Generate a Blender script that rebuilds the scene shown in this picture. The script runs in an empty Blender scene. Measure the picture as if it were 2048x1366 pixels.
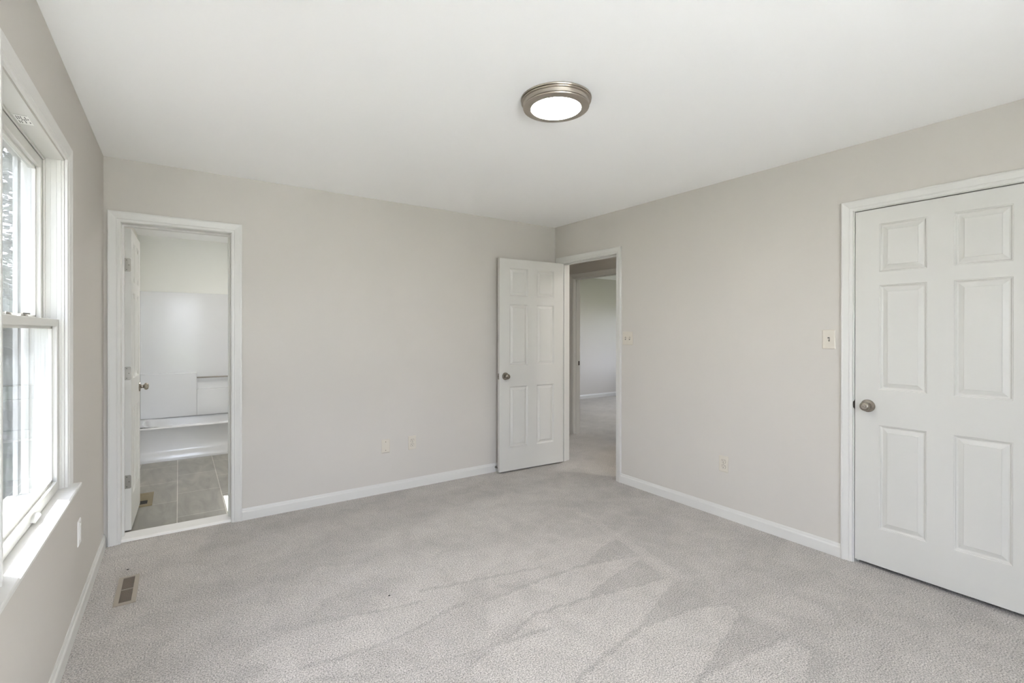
import bpy, bmesh, math, random
from mathutils import Vector, Matrix, noise

random.seed(7)
S = bpy.context.scene
C = bpy.context.collection

# ------------------------------------------------------------------ camera
CAM_H = 1.3466
yaw, pitch, roll = 0.596643, -0.001999, 0.000928
F_PX, CX, CY = 961.04, 1010.48, 665.34
fw = Vector((math.sin(yaw) * math.cos(pitch), math.cos(yaw) * math.cos(pitch), math.sin(pitch)))
rt0 = Vector((math.cos(yaw), -math.sin(yaw), 0))
up0 = rt0.cross(fw)
rt = rt0 * math.cos(roll) + up0 * math.sin(roll)
up = -rt0 * math.sin(roll) + up0 * math.cos(roll)
cd = bpy.data.cameras.new('camera')
cam = bpy.data.objects.new('camera', cd)
C.objects.link(cam)
m = Matrix((rt, up, -fw)).transposed().to_4x4()
m.translation = Vector((0, 0, CAM_H))
cam.matrix_world = m
cd.sensor_width = 36
cd.lens = F_PX / 2048 * 36
cd.shift_x = (1024 - CX) / 2048
cd.shift_y = (CY - 683) / 2048
cd.clip_start = 0.02
S.camera = cam

# ------------------------------------------------------------------ light
w = bpy.data.worlds.new('sky')
S.world = w
w.use_nodes = True
nt = w.node_tree
for n in list(nt.nodes):
    nt.nodes.remove(n)
wo = nt.nodes.new('ShaderNodeOutputWorld')
bg = nt.nodes.new('ShaderNodeBackground')
sky = nt.nodes.new('ShaderNodeTexSky')
sky.sky_type = 'NISHITA'
sky.sun_disc = False
sky.sun_elevation = math.radians(50)
sky.sun_rotation = math.radians(-45)
sky.air_density = 1.0
sky.dust_density = 2.0
hsv = nt.nodes.new('ShaderNodeHueSaturation')
hsv.inputs['Saturation'].default_value = 0.2
nt.links.new(sky.outputs[0], hsv.inputs['Color'])
tint = nt.nodes.new('ShaderNodeVectorMath')
tint.operation = 'MULTIPLY'
tint.inputs[1].default_value = (0.99, 1.0, 1.17)
nt.links.new(hsv.outputs[0], tint.inputs[0])
nt.links.new(tint.outputs[0], bg.inputs[0])
bg.inputs[1].default_value = 0.5
nt.links.new(bg.outputs[0], wo.inputs[0])

sun_dir = Vector((1.0, -1.0, -1.71)).normalized()
sd = bpy.data.lights.new('sun', 'SUN')
sd.energy = 13.5
sd.angle = math.radians(0.53)
sd.color = (0.96, 0.97, 1.0)
so = bpy.data.objects.new('sun', sd)
so.rotation_euler = sun_dir.to_track_quat('-Z', 'Y').to_euler()
so.location = (-6, 8, 12)
C.objects.link(so)


def portal(name, loc, direction, sx, sy):
    ld = bpy.data.lights.new(name, 'AREA')
    ld.shape = 'RECTANGLE'
    ld.size, ld.size_y = sx, sy
    ld.cycles.is_portal = True
    o = bpy.data.objects.new(name, ld)
    o.location = loc
    o.rotation_euler = Vector(direction).to_track_quat('-Z', 'Y').to_euler()
    C.objects.link(o)
    return o


vs = S.view_settings
vs.view_transform = 'Standard'
vs.look = 'None'
vs.exposure = 2.76
vs.gamma = 1.0
vs.use_curve_mapping = False
S.cycles.use_denoising = True
S.cycles.max_bounces = 16
S.cycles.diffuse_bounces = 10
S.cycles.glossy_bounces = 6
S.cycles.transmission_bounces = 8
S.cycles.transparent_max_bounces = 16
S.cycles.sample_clamp_indirect = 8
S.cycles.caustics_reflective = False
S.cycles.caustics_refractive = False

# ------------------------------------------------------------------ dimensions
XL, XR, YB, YF, H = -0.389, 3.273, 3.887, -1.60, 2.44
TW = 0.15                      # outer wall
YB2 = 4.055                    # bathroom side of the back wall
XR2 = 3.388                    # hall side of the right wall
HX, HX2 = 4.298, 4.413         # hall's far wall
BY = 6.84                      # end wall of the bathroom
FY = 7.10                      # end wall of the room across the hall
FX = 8.6


# ------------------------------------------------------------------ materials
def lin(c):
    return tuple(((v / 255) / 12.92 if v / 255 <= 0.04045 else ((v / 255 + 0.055) / 1.055) ** 2.4) for v in c) + (1,)


def mat(name, rgb, rough=0.5, metal=0.0, bump=0.0, scale=200.0, spec=0.5, var=0.0, vscale=3.0, coat=0.0):
    m = bpy.data.materials.new(name)
    m.use_nodes = True
    nt = m.node_tree
    b = nt.nodes['Principled BSDF']
    b.inputs['Base Color'].default_value = lin(rgb)
    b.inputs['Roughness'].default_value = rough
    b.inputs['Metallic'].default_value = metal
    b.inputs['Specular IOR Level'].default_value = spec
    b.inputs['Coat Weight'].default_value = coat
    b.inputs['Coat Roughness'].default_value = 0.08
    tc = nt.nodes.new('ShaderNodeTexCoord')
    if var > 0:
        nz = nt.nodes.new('ShaderNodeTexNoise')
        nz.inputs['Scale'].default_value = vscale
        nz.inputs['Detail'].default_value = 4
        nt.links.new(tc.outputs['Object'], nz.inputs['Vector'])
        mr = nt.nodes.new('ShaderNodeMapRange')
        mr.inputs[3].default_value = 1 - var
        mr.inputs[4].default_value = 1 + var
        nt.links.new(nz.outputs[0], mr.inputs[0])
        mx = nt.nodes.new('ShaderNodeVectorMath')
        mx.operation = 'SCALE'
        mx.inputs[0].default_value = lin(rgb)[:3]
        nt.links.new(mr.outputs[0], mx.inputs['Scale'])
        nt.links.new(mx.outputs[0], b.inputs['Base Color'])
    if bump > 0:
        nz2 = nt.nodes.new('ShaderNodeTexNoise')
        nz2.inputs['Scale'].default_value = scale
        nz2.inputs['Detail'].default_value = 3
        nt.links.new(tc.outputs['Object'], nz2.inputs['Vector'])
        bp = nt.nodes.new('ShaderNodeBump')
        bp.inputs['Strength'].default_value = bump
        bp.inputs['Distance'].default_value = 0.002
        nt.links.new(nz2.outputs[0], bp.inputs['Height'])
        nt.links.new(bp.outputs[0], b.inputs['Normal'])
    return m


M = {}
M['wall'] = mat('greige wall paint', (200, 196, 189.5), 0.75, bump=0.08, scale=180, spec=0.3, var=0.012)
M['bathwall'] = mat('grey green bathroom paint', (228, 229, 225), 0.7, bump=0.08, scale=180, spec=0.3)
M['ceiling'] = mat('white ceiling paint', (246, 246, 245), 0.85, bump=0.05, scale=120, spec=0.2)
M['trim'] = mat('white trim paint', (212, 211, 207), 0.38, bump=0.03, scale=90)
M['door'] = mat('white door paint', (204, 203, 198), 0.42, bump=0.06, scale=220)
M['vinyl'] = mat('white window vinyl', (208, 207, 201), 0.35)
M['nickel'] = mat('brushed nickel', (194, 186, 175), 0.36, 1.0, bump=0.05, scale=400)
M['knob'] = mat('satin nickel knob', (158, 151, 141), 0.24, 1.0)
M['steel'] = mat('satin steel', (150, 146, 138), 0.38, 1.0)
M['darksteel'] = mat('dark steel', (90, 86, 80), 0.4, 1.0)
M['almond'] = mat('almond plastic', (205, 199, 187), 0.3)
M['whiteplastic'] = mat('white plastic', (232, 231, 228), 0.3)
M['slot'] = mat('dark slot', (30, 27, 24), 0.7)
M['acrylic'] = mat('white acrylic', (214, 215, 216), 0.2, coat=0.25)
M['marble'] = mat('white marble', (232, 231, 228), 0.25, var=0.03, vscale=9)
M['register'] = mat('tan painted register', (158, 149, 135), 0.4)
M['slat'] = mat('darkened register slat', (128, 116, 102), 0.5)  # darker than the frame so the gaps between slats read as shade
M['brass'] = mat('antique brass register', (140, 126, 92), 0.35, 0.7)
M['rubber'] = mat('black rubber', (28, 27, 26), 0.7)
M['ink'] = mat('grey ink', (95, 95, 92), 0.8)
M['sticker'] = mat('white sticker paper', (240, 240, 236), 0.5)
M['grass'] = mat('pale dry ground', (78, 84, 62), 0.95, var=0.2, vscale=2)
M['soil'] = mat('light-absorbing dark mulch', (66, 56, 47), 1.0, bump=0.5, scale=30, var=0.3, vscale=8)
M['concrete'] = mat('light-bouncing pale concrete', (214, 212, 206), 0.9, var=0.06, vscale=3)
M['bark'] = mat('tree bark', (84, 70, 56), 0.95)
M['leaf'] = mat('tree leaves', (44, 60, 34), 0.7)


def carpet_mat():
    m = bpy.data.materials.new('taupe cut pile carpet')
    m.use_nodes = True
    nt = m.node_tree
    L = nt.links.new
    b = nt.nodes['Principled BSDF']
    b.inputs['Roughness'].default_value = 1.0
    b.inputs['Specular IOR Level'].default_value = 0.1
    b.inputs['Sheen Weight'].default_value = 0.15
    tc = nt.nodes.new('ShaderNodeTexCoord')
    at = nt.nodes.new('ShaderNodeAttribute')
    at.attribute_name = 'nap'
    n1 = nt.nodes.new('ShaderNodeTexNoise')      # tufts
    n1.inputs['Scale'].default_value = 165
    n1.inputs['Detail'].default_value = 2.5
    n1.inputs['Roughness'].default_value = 0.7
    L(tc.outputs['Object'], n1.inputs['Vector'])
    n2 = nt.nodes.new('ShaderNodeTexNoise')      # foot and vacuum smudges
    n2.inputs['Scale'].default_value = 7
    n2.inputs['Detail'].default_value = 5
    n2.inputs['Roughness'].default_value = 0.6
    n2.inputs['Distortion'].default_value = 0.8
    L(tc.outputs['Object'], n2.inputs['Vector'])

    def rng(src, a, b_, c, d):
        r = nt.nodes.new('ShaderNodeMapRange')
        r.inputs[1].default_value, r.inputs[2].default_value = a, b_
        r.inputs[3].default_value, r.inputs[4].default_value = c, d
        L(src, r.inputs[0])
        return r.outputs[0]

    def math_(op, a, b_):
        r = nt.nodes.new('ShaderNodeMath')
        r.operation = op
        for i, v in enumerate((a, b_)):
            if isinstance(v, float):
                r.inputs[i].default_value = v
            else:
                L(v, r.inputs[i])
        return r.outputs[0]
    f = math_('MULTIPLY', rng(n1.outputs[0], 0.3, 0.7, 0.32, 1.65), rng(n2.outputs[0], 0.35, 0.65, 0.93, 1.07))
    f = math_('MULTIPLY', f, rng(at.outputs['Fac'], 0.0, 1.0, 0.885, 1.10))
    sc = nt.nodes.new('ShaderNodeVectorMath')
    sc.operation = 'SCALE'
    sc.inputs[0].default_value = lin((180, 176, 171))[:3]
    L(f, sc.inputs['Scale'])
    L(sc.outputs[0], b.inputs['Base Color'])
    bp = nt.nodes.new('ShaderNodeBump')
    bp.inputs['Strength'].default_value = 0.6
    bp.inputs['Distance'].default_value = 0.006
    L(n1.outputs[0], bp.inputs['Height'])
    L(bp.outputs[0], b.inputs['Normal'])
    return m


M['carpet'] = carpet_mat()


def tile_mat():
    m = bpy.data.materials.new('grey stone look floor tile')
    m.use_nodes = True
    nt = m.node_tree
    L = nt.links.new
    b = nt.nodes['Principled BSDF']
    b.inputs['Roughness'].default_value = 0.35
    tc = nt.nodes.new('ShaderNodeTexCoord')
    mp = nt.nodes.new('ShaderNodeMapping')
    # the tile's long side runs along y: rotate so that brick rows are columns in x
    mp.inputs['Rotation'].default_value = (0, 0, math.radians(90))
    mp.inputs['Location'].default_value = (-4.53 + 0.61 * 8, 0.011 + 0.305 * 4, 0)
    br = nt.nodes.new('ShaderNodeTexBrick')
    br.offset = 0.33
    br.offset_frequency = 2
    br.inputs['Scale'].default_value = 1.0
    br.inputs['Mortar Size'].default_value = 0.0022
    br.inputs['Mortar Smooth'].default_value = 0.1
    br.inputs['Brick Width'].default_value = 0.61
    br.inputs['Row Height'].default_value = 0.305
    br.inputs['Color1'].default_value = lin((135, 133, 125))
    br.inputs['Color2'].default_value = lin((147, 144, 136))
    br.inputs['Mortar'].default_value = lin((206, 204, 196))
    L(tc.outputs['Object'], mp.inputs[0])
    L(mp.outputs[0], br.inputs['Vector'])
    nz = nt.nodes.new('ShaderNodeTexNoise')
    nz.inputs['Scale'].default_value = 2.2
    nz.inputs['Detail'].default_value = 7
    nz.inputs['Distortion'].default_value = 1.5
    mp2 = nt.nodes.new('ShaderNodeMapping')
    mp2.inputs['Scale'].default_value = (3.4, 0.8, 1)
    mp2.inputs['Rotation'].default_value = (0, 0, 0.25)
    L(tc.outputs['Object'], mp2.inputs[0])
    L(mp2.outputs[0], nz.inputs['Vector'])
    mr = nt.nodes.new('ShaderNodeMapRange')
    mr.inputs[1].default_value, mr.inputs[2].default_value = 0.3, 0.7
    mr.inputs[3].default_value, mr.inputs[4].default_value = 0.78, 1.2
    L(nz.outputs[0], mr.inputs[0])
    sc = nt.nodes.new('ShaderNodeVectorMath')
    sc.operation = 'SCALE'
    L(br.outputs['Color'], sc.inputs[0])
    L(mr.outputs[0], sc.inputs['Scale'])
    L(sc.outputs[0], b.inputs['Base Color'])
    return m


M['tile'] = tile_mat()


def glass_mat(name, smear):
    m = bpy.data.materials.new(name)
    m.use_nodes = True
    nt = m.node_tree
    L = nt.links.new
    nt.nodes.remove(nt.nodes['Principled BSDF'])
    out = nt.nodes['Material Output']
    fr = nt.nodes.new('ShaderNodeFresnel')
    # same reflectance on either face of the thin pane
    ge = nt.nodes.new('ShaderNodeNewGeometry')
    io = nt.nodes.new('ShaderNodeMapRange')
    io.inputs[3].default_value, io.inputs[4].default_value = 1.5, 1 / 1.5
    L(ge.outputs['Backfacing'], io.inputs[0])
    L(io.outputs[0], fr.inputs[0])
    tr = nt.nodes.new('ShaderNodeBsdfTransparent')
    tr.inputs[0].default_value = (0.94, 0.96, 0.95, 1)
    gl = nt.nodes.new('ShaderNodeBsdfGlossy')
    gl.inputs['Roughness'].default_value = 0.0
    mx = nt.nodes.new('ShaderNodeMixShader')
    L(fr.outputs[0], mx.inputs[0])
    L(tr.outputs[0], mx.inputs[1])
    L(gl.outputs[0], mx.inputs[2])
    last = mx
    if smear > 0:            # the dried film and wipe marks on the pane
        tc = nt.nodes.new('ShaderNodeTexCoord')
        mp = nt.nodes.new('ShaderNodeMapping')
        mp.inputs['Scale'].default_value = (1, 5, 1.6)
        nz = nt.nodes.new('ShaderNodeTexNoise')
        nz.inputs['Scale'].default_value = 2.6
        nz.inputs['Detail'].default_value = 6
        nz.inputs['Distortion'].default_value = 2.4
        L(tc.outputs['Object'], mp.inputs[0])
        L(mp.outputs[0], nz.inputs['Vector'])
        mr = nt.nodes.new('ShaderNodeMapRange')
        mr.inputs[1].default_value, mr.inputs[2].default_value = 0.42, 0.68
        mr.inputs[3].default_value, mr.inputs[4].default_value = smear * 0.25, smear
        L(nz.outputs[0], mr.inputs[0])
        df = nt.nodes.new('ShaderNodeBsdfTranslucent')
        df.inputs[0].default_value = (0.85, 0.9, 0.92, 1)
        m2 = nt.nodes.new('ShaderNodeMixShader')
        L(mr.outputs[0], m2.inputs[0])
        L(mx.outputs[0], m2.inputs[1])
        L(df.outputs[0], m2.inputs[2])
        last = m2
    L(last.outputs[0], out.inputs[0])
    return m




def screen_mat():
    m = bpy.data.materials.new('grey insect screen mesh')
    m.use_nodes = True
    nt = m.node_tree
    nt.nodes.remove(nt.nodes['Principled BSDF'])
    tr = nt.nodes.new('ShaderNodeBsdfTransparent')
    df = nt.nodes.new('ShaderNodeBsdfDiffuse')
    df.inputs[0].default_value = lin((70, 72, 74))
    mx = nt.nodes.new('ShaderNodeMixShader')
    mx.inputs[0].default_value = 0.42
    nt.links.new(tr.outputs[0], mx.inputs[1])
    nt.links.new(df.outputs[0], mx.inputs[2])
    nt.links.new(mx.outputs[0], nt.nodes['Material Output'].inputs[0])
    return m


M['screen'] = screen_mat()
M['glass'] = glass_mat('window glass', 0.03)
M['glass_dirty'] = glass_mat('smeared window glass', 0.035)


def emit_mat(name, rgb, power):
    m = bpy.data.materials.new(name)
    m.use_nodes = True
    b = m.node_tree.nodes['Principled BSDF']
    b.inputs['Base Color'].default_value = lin((240, 240, 238))
    b.inputs['Roughness'].default_value = 0.3
    b.inputs['Emission Color'].default_value = lin(rgb)
    b.inputs['Emission Strength'].default_value = power
    return m


M['diffuser'] = emit_mat('lit white diffuser', (255, 250, 244), 20.0)


# ------------------------------------------------------------------ mesh helpers
def box(bm, x0, x1, y0, y1, z0, z1, bev=0.0):
    ps = [(x, y, z) for x in (x0, x1) for y in (y0, y1) for z in (z0, z1)]
    v = [bm.verts.new(p) for p in ps]
    fs = [bm.faces.new([v[i] for i in f]) for f in
          ((0, 1, 3, 2), (4, 6, 7, 5), (0, 4, 5, 1), (2, 3, 7, 6), (0, 2, 6, 4), (1, 5, 7, 3))]
    if bev > 0:
        es = list({e for f in fs for e in f.edges})
        bmesh.ops.bevel(bm, geom=es, offset=bev, segments=2, affect='EDGES', profile=0.6)
    return v


def boxes(*bs, bev=0.0):
    bm = bmesh.new()
    for b in bs:
        box(bm, *b, bev=bev)
    return bm


def prism(bm, pts, a, b):
    """closed polygon pts (3-d tuples) swept from offset a to offset b (vectors)"""
    a, b = Vector(a), Vector(b)
    v0 = [bm.verts.new(Vector(p) + a) for p in pts]
    v1 = [bm.verts.new(Vector(p) + b) for p in pts]
    n = len(pts)
    for i in range(n):
        bm.faces.new((v0[i], v0[(i + 1) % n], v1[(i + 1) % n], v1[i]))
    bm.faces.new(v0[::-1])
    bm.faces.new(v1)


def lathe(bm, prof, origin, axis, seg=32, xdir=None, sx=1.0, cap=True):
    """prof: (radius, height along axis)"""
    axis = Vector(axis).normalized()
    t = Vector(xdir) if xdir else axis.orthogonal().normalized()
    s = axis.cross(t)
    o = Vector(origin)
    rings = []
    for r, h in prof:
        rings.append([bm.verts.new(o + axis * h + (t * math.cos(2 * math.pi * k / seg) * sx + s * math.sin(2 * math.pi * k / seg)) * r)
                      for k in range(seg)])
    for a, b in zip(rings, rings[1:]):
        for k in range(seg):
            bm.faces.new((a[k], a[(k + 1) % seg], b[(k + 1) % seg], b[k]))
    if cap:
        bm.faces.new(rings[0][::-1])
        bm.faces.new(rings[-1])


def sweep(bm, stations):
    """stations: list of closed cross-sections (same length) joined into a solid"""
    rings = [[bm.verts.new(p) for p in st] for st in stations]
    n = len(rings[0])
    for a, b in zip(rings, rings[1:]):
        for k in range(n):
            bm.faces.new((a[k], a[(k + 1) % n], b[(k + 1) % n], b[k]))
    bm.faces.new(rings[0][::-1])
    bm.faces.new(rings[-1])


def obj(name, bm, material, parent=None, smooth=None, kind=None):
    bmesh.ops.recalc_face_normals(bm, faces=bm.faces)
    me = bpy.data.meshes.new(name)
    bm.to_mesh(me)
    bm.free()
    me.materials.append(M[material] if isinstance(material, str) else material)
    if smooth:
        for p in me.polygons:
            p.use_smooth = True
        me.set_sharp_from_angle(angle=math.radians(smooth))
    o = bpy.data.objects.new(name, me)
    C.objects.link(o)
    if parent:
        o.parent = parent
        o.matrix_parent_inverse = Matrix.Translation(-world_loc(parent)) if not has_rot(parent) else Matrix.Identity(4)
    if kind:
        o['kind'] = kind
    return o


def world_loc(o):
    v = o.location.copy()
    if o.parent is not None:
        return Vector((0, 0, 0)) if not hasattr(o, 'zz') else v
    return v


def has_rot(o):
    while o is not None:
        if o.get('_local'):
            return True
        o = o.parent
    return False


def thing(name, label, cat, loc, rotz=0.0, group=None, local=False, kind=None):
    o = bpy.data.objects.new(name, None)
    o.empty_display_size = 0.1
    C.objects.link(o)
    o.location = loc
    o.rotation_euler = (0, 0, rotz)
    if label:
        o['label'] = label
    if cat:
        o['category'] = cat
    if group:
        o['group'] = group
    if kind:
        o['kind'] = kind
    if local:
        o['_local'] = 1
    return o


def struct(name, bm, m, smooth=None, label=None):
    o = obj(name, bm, m, None, smooth, 'structure')
    if label:
        o['label'] = label
    return o


def wall_mesh(axis, a0, a1, u_rng, z_rng, holes):
    """slab between axis coords a0..a1, spanning u and z, with rectangular holes (u0,u1,z0,z1)"""
    us = sorted({u_rng[0], u_rng[1], *[h[0] for h in holes], *[h[1] for h in holes]})
    zs = sorted({z_rng[0], z_rng[1], *[h[2] for h in holes], *[h[3] for h in holes]})

    def solid(i, j):
        if i < 0 or j < 0 or i >= len(us) - 1 or j >= len(zs) - 1:
            return False
        uc, zc = (us[i] + us[i + 1]) / 2, (zs[j] + zs[j + 1]) / 2
        return not any(h[0] < uc < h[1] and h[2] < zc < h[3] for h in holes)

    bm = bmesh.new()
    cache = {}

    def V(a, u, z):
        k = (a, u, z)
        if k not in cache:
            cache[k] = bm.verts.new((a, u, z) if axis == 'x' else (u, a, z) if axis == 'y' else (u, z, a))
        return cache[k]
    for i in range(len(us) - 1):
        for j in range(len(zs) - 1):
            if not solid(i, j):
                continue
            u0, u1, z0, z1 = us[i], us[i + 1], zs[j], zs[j + 1]
            bm.faces.new((V(a0, u0, z0), V(a0, u1, z0), V(a0, u1, z1), V(a0, u0, z1)))
            bm.faces.new((V(a1, u0, z0), V(a1, u0, z1), V(a1, u1, z1), V(a1, u1, z0)))
            for (di, dj, p, q) in ((-1, 0, (u0, z0), (u0, z1)), (1, 0, (u1, z0), (u1, z1)),
                                   (0, -1, (u0, z0), (u1, z0)), (0, 1, (u0, z1), (u1, z1))):
                if not solid(i + di, j + dj):
                    bm.faces.new((V(a0, *p), V(a0, *q), V(a1, *q), V(a1, *p)))
    return bm


# ------------------------------------------------------------------ room shell
WIN = (1.775, 2.665, 0.70, 2.052)            # far bedroom window: y0,y1,z0,z1
RWIN = (-0.25, 1.20, 0.30, 2.25)             # unseen rear window, added behind the camera for more daylight
BWIN = (4.78, 5.42, 1.18, 2.02)              # bathroom window
struct('wall_left', wall_mesh('x', XL - TW, XL, (YF - 0.15, BY + 0.15), (0, H), [(WIN[0], WIN[1], 0.678, WIN[3]), BWIN]), 'wall')
ENT = (3.012, 3.813, -0.001, 2.068)
CLO = (0.394, 1.196, -0.001, 2.068)
struct('wall_right', wall_mesh('x', XR, XR2, (YF, YB), (0, H), [(ENT[0], ENT[1], 0, ENT[3]), (CLO[0], CLO[1], 0, CLO[3])]), 'wall')
BATH = (-0.323, 0.323, 0, 2.058)
struct('wall_back', wall_mesh('y', YB, YB2, (XL, XR2), (0, H), [BATH]), 'wall')
struct('wall_front', wall_mesh('y', YF - 0.15, YF, (XL, XR2), (0, H), [RWIN]), 'wall')
# bathroom
struct('wall_bathroom_end', wall_mesh('y', BY, BY + 0.12, (XL, 1.60), (0, H), []), 'bathwall')
struct('wall_bathroom_right', wall_mesh('x', 1.48, 1.60, (YB2, BY), (0, H), []), 'bathwall')
# hall
DOOR2 = (3.96, 4.745, 0, 2.058)
struct('wall_hall', wall_mesh('x', HX, HX2, (1.6, FY + 0.12), (0, H), [DOOR2]), 'wall')
struct('wall_hall_end', wall_mesh('y', 5.6, 5.72, (XR2, HX), (0, H), []), 'wall')
struct('wall_hall_front', wall_mesh('y', 1.6, 1.72, (XR2, HX), (0, H), []), 'wall')
struct('wall_hall_side', wall_mesh('x', XR, XR2, (YB2, 5.72), (0, H), []), 'wall')
# closet behind the right wall
struct('wall_closet', wall_mesh('x', 4.0, 4.1, (0.1, 1.6), (0, H), []), 'wall')
struct('wall_closet_front', wall_mesh('y', 0.0, 0.1, (XR2, 4.1), (0, H), []), 'wall')
# room across the hall
struct('wall_far_room', wall_mesh('y', FY, FY + 0.12, (HX2, FX + 0.12), (0, H), []), 'wall')
FWIN = (4.6, 6.2, 0.7, 2.05)  # unseen window, added to bring daylight into the far room
struct('wall_far_room_right', wall_mesh('x', FX, FX + 0.12, (3.0, FY), (0, H), [FWIN]), 'wall')
struct('wall_far_room_front', wall_mesh('y', 3.0, 3.12, (HX2, FX), (0, H), []), 'wall')

struct('ceiling', boxes((XL - TW, FX + 0.12, YF - 0.15, FY + 0.12, H, H + 0.12)), 'ceiling')
struct('floor_slab', boxes((XL - TW, FX + 0.12, YF - 0.15, FY + 0.12, -0.2, -0.03)), 'wall')
# bathroom tile
struct('floor_tile', boxes((XL, 1.48, 4.0, BY, -0.03, 0.0)), 'tile')

# carpet with its brushed nap
NAP = [
(0.80,[(2.26,1.34),(2.23,1.28),(2.07,1.23),(1.84,1.17),(1.63,1.11),(1.26,1.37),(1.48,1.42),(1.75,1.46),(2.12,1.41)]),
(-0.90,[(2.21,1.27),(2.23,1.05),(1.96,1.09),(1.68,1.12),(1.69,1.14),(1.84,1.17),(2.07,1.23)]),
(0.70,[(2.23,1.05),(2.20,0.95),(2.09,0.91),(1.98,0.88),(1.65,1.10),(1.68,1.12),(1.96,1.09)]),
(-0.80,[(2.18,0.94),(2.18,0.87),(2.10,0.80),(1.98,0.88)]),
(0.80,[(2.19,1.68),(2.22,1.65),(2.07,1.59),(1.80,1.50),(1.72,1.46),(1.49,1.43),(1.24,1.38),(0.94,1.59),(1.00,1.69),(1.42,1.81),(1.80,1.76)]),
(-0.90,[(2.25,1.63),(2.31,1.54),(2.21,1.40),(2.12,1.41),(1.75,1.46),(1.81,1.49),(2.07,1.59)]),
(0.70,[(2.28,1.95),(2.02,1.87),(1.75,1.80),(1.43,1.82),(1.13,1.80),(1.28,2.04),(1.61,2.05),(1.94,2.03)]),
(-0.80,[(2.27,1.90),(2.24,1.79),(2.19,1.68),(1.80,1.76),(1.75,1.80),(2.02,1.87)]),
(0.60,[(2.38,2.24),(2.14,2.13),(1.96,2.06),(1.63,2.07),(1.34,2.14),(1.45,2.32),(1.97,2.38)]),
(-0.70,[(2.35,2.19),(2.31,1.98),(1.94,2.03),(2.14,2.13)]),
(0.55,[(2.45,2.69),(2.50,2.62),(2.32,1.63),(2.24,1.64)]),
(0.60,[(0.56,2.75),(0.66,2.87),(0.92,2.76),(0.90,2.64),(0.75,2.54),(0.60,2.50)]),
(-0.45,[(0.75,2.54),(0.90,2.43),(0.86,2.38),(0.66,2.44)]),
(0.65,[(0.76,2.27),(0.98,2.22),(1.01,2.08),(0.80,2.01),(0.58,2.01),(0.34,2.08),(0.19,2.24),(0.37,2.32)]),
]
# creases left along the edge of each vacuum stroke
CREASE = [[(1.26,1.37),(1.48,1.42),(1.75,1.46),(2.12,1.41),(2.26,1.34)], [(1.45,1.02),(1.68,1.12),(1.96,1.09),(2.23,1.05)],
          [(1.00,1.69),(1.42,1.81),(1.80,1.76),(2.19,1.68)], [(1.28,2.04),(1.61,2.05),(1.94,2.03),(2.28,1.95)],
          [(0.36,2.37),(0.58,2.33),(0.78,2.26),(0.98,2.22)], [(0.42,2.04),(0.58,2.01),(0.80,2.01),(1.17,2.09)],
          [(0.44,1.95),(0.71,1.79),(1.06,1.74),(1.39,1.69)], [(1.04,2.31),(1.29,2.25),(1.70,2.16)]]


def crease(x, y):
    best = 9.0
    for pl in CREASE:
        for (ax, ay), (bx, by) in zip(pl, pl[1:]):
            dx, dy = bx - ax, by - ay
            t = max(0.0, min(1.0, ((x - ax) * dx + (y - ay) * dy) / (dx * dx + dy * dy)))
            best = min(best, math.hypot(x - ax - dx * t, y - ay - dy * t))
    return best


def inside(x, y, poly):
    c = False
    j = len(poly) - 1
    for i in range(len(poly)):
        xi, yi = poly[i]
        xj, yj = poly[j]
        if (yi > y) != (yj > y) and x < (xj - xi) * (y - yi) / (yj - yi) + xi:
            c = not c
        j = i
    return c


NAPB = [(v, p, min(q[0] for q in p), max(q[0] for q in p), min(q[1] for q in p), max(q[1] for q in p)) for v, p in NAP]


def nap(x, y):
    jx = x + 0.012 * noise.noise((x * 14, y * 14, 3))
    jy = y + 0.012 * noise.noise((x * 14, y * 14, 9))
    if 0.2 < x < 2.5 and 0.9 < y < 2.6 and crease(jx, jy) < 0.010:
        return -1.0
    for v, p, a, b, c, d in NAPB:
        if a - 0.03 < jx < b + 0.03 and c - 0.03 < jy < d + 0.03 and inside(jx, jy, p):
            return v
    # long vacuum strokes over the rest of the bedroom, running towards the left window
    if x < XR and y < YB:
        s = 0.75 * noise.noise((x * 1.1 + 0.25 * y, (y * 0.93 - x * 0.10) * 4.2, 1.7))
        s += 0.35 * noise.noise((x * 2.2, y * 2.6, 5.1))
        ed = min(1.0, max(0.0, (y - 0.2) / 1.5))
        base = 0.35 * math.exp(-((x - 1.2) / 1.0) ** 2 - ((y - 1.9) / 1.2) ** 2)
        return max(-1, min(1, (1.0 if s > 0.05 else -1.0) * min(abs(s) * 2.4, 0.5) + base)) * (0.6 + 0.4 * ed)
    s = noise.noise((x * 2.6 + y, y * 1.1 - x * 0.8, 2.2))
    return max(-1, min(1, s * 1.6))


def build_floor():
    step = 0.02
    bm = bmesh.new()
    lay = bm.verts.layers.float.new('nap')

    def grid(x0, x1, y0, y1, st):
        nx, ny = max(1, round((x1 - x0) / st)), max(1, round((y1 - y0) / st))
        vs = []
        for i in range(nx + 1):
            row = []
            for j in range(ny + 1):
                x, y = x0 + (x1 - x0) * i / nx, y0 + (y1 - y0) * j / ny
                v = bm.verts.new((x, y, 0))
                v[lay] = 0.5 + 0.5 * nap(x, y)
                row.append(v)
            vs.append(row)
        for i in range(nx):
            for j in range(ny):
                bm.faces.new((vs[i][j], vs[i + 1][j], vs[i + 1][j + 1], vs[i][j + 1]))
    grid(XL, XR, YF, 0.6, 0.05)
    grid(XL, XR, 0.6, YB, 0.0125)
    grid(-0.323, 0.323, YB, 4.0, 0.05)
    grid(XR, 4.1, 0.1, 1.6, 0.1)
    grid(XR, HX, 1.6, 5.6, 0.03)
    grid(HX, FX, 3.0, FY, 0.04)
    return struct('floor', bm, 'carpet')


build_floor()

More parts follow.
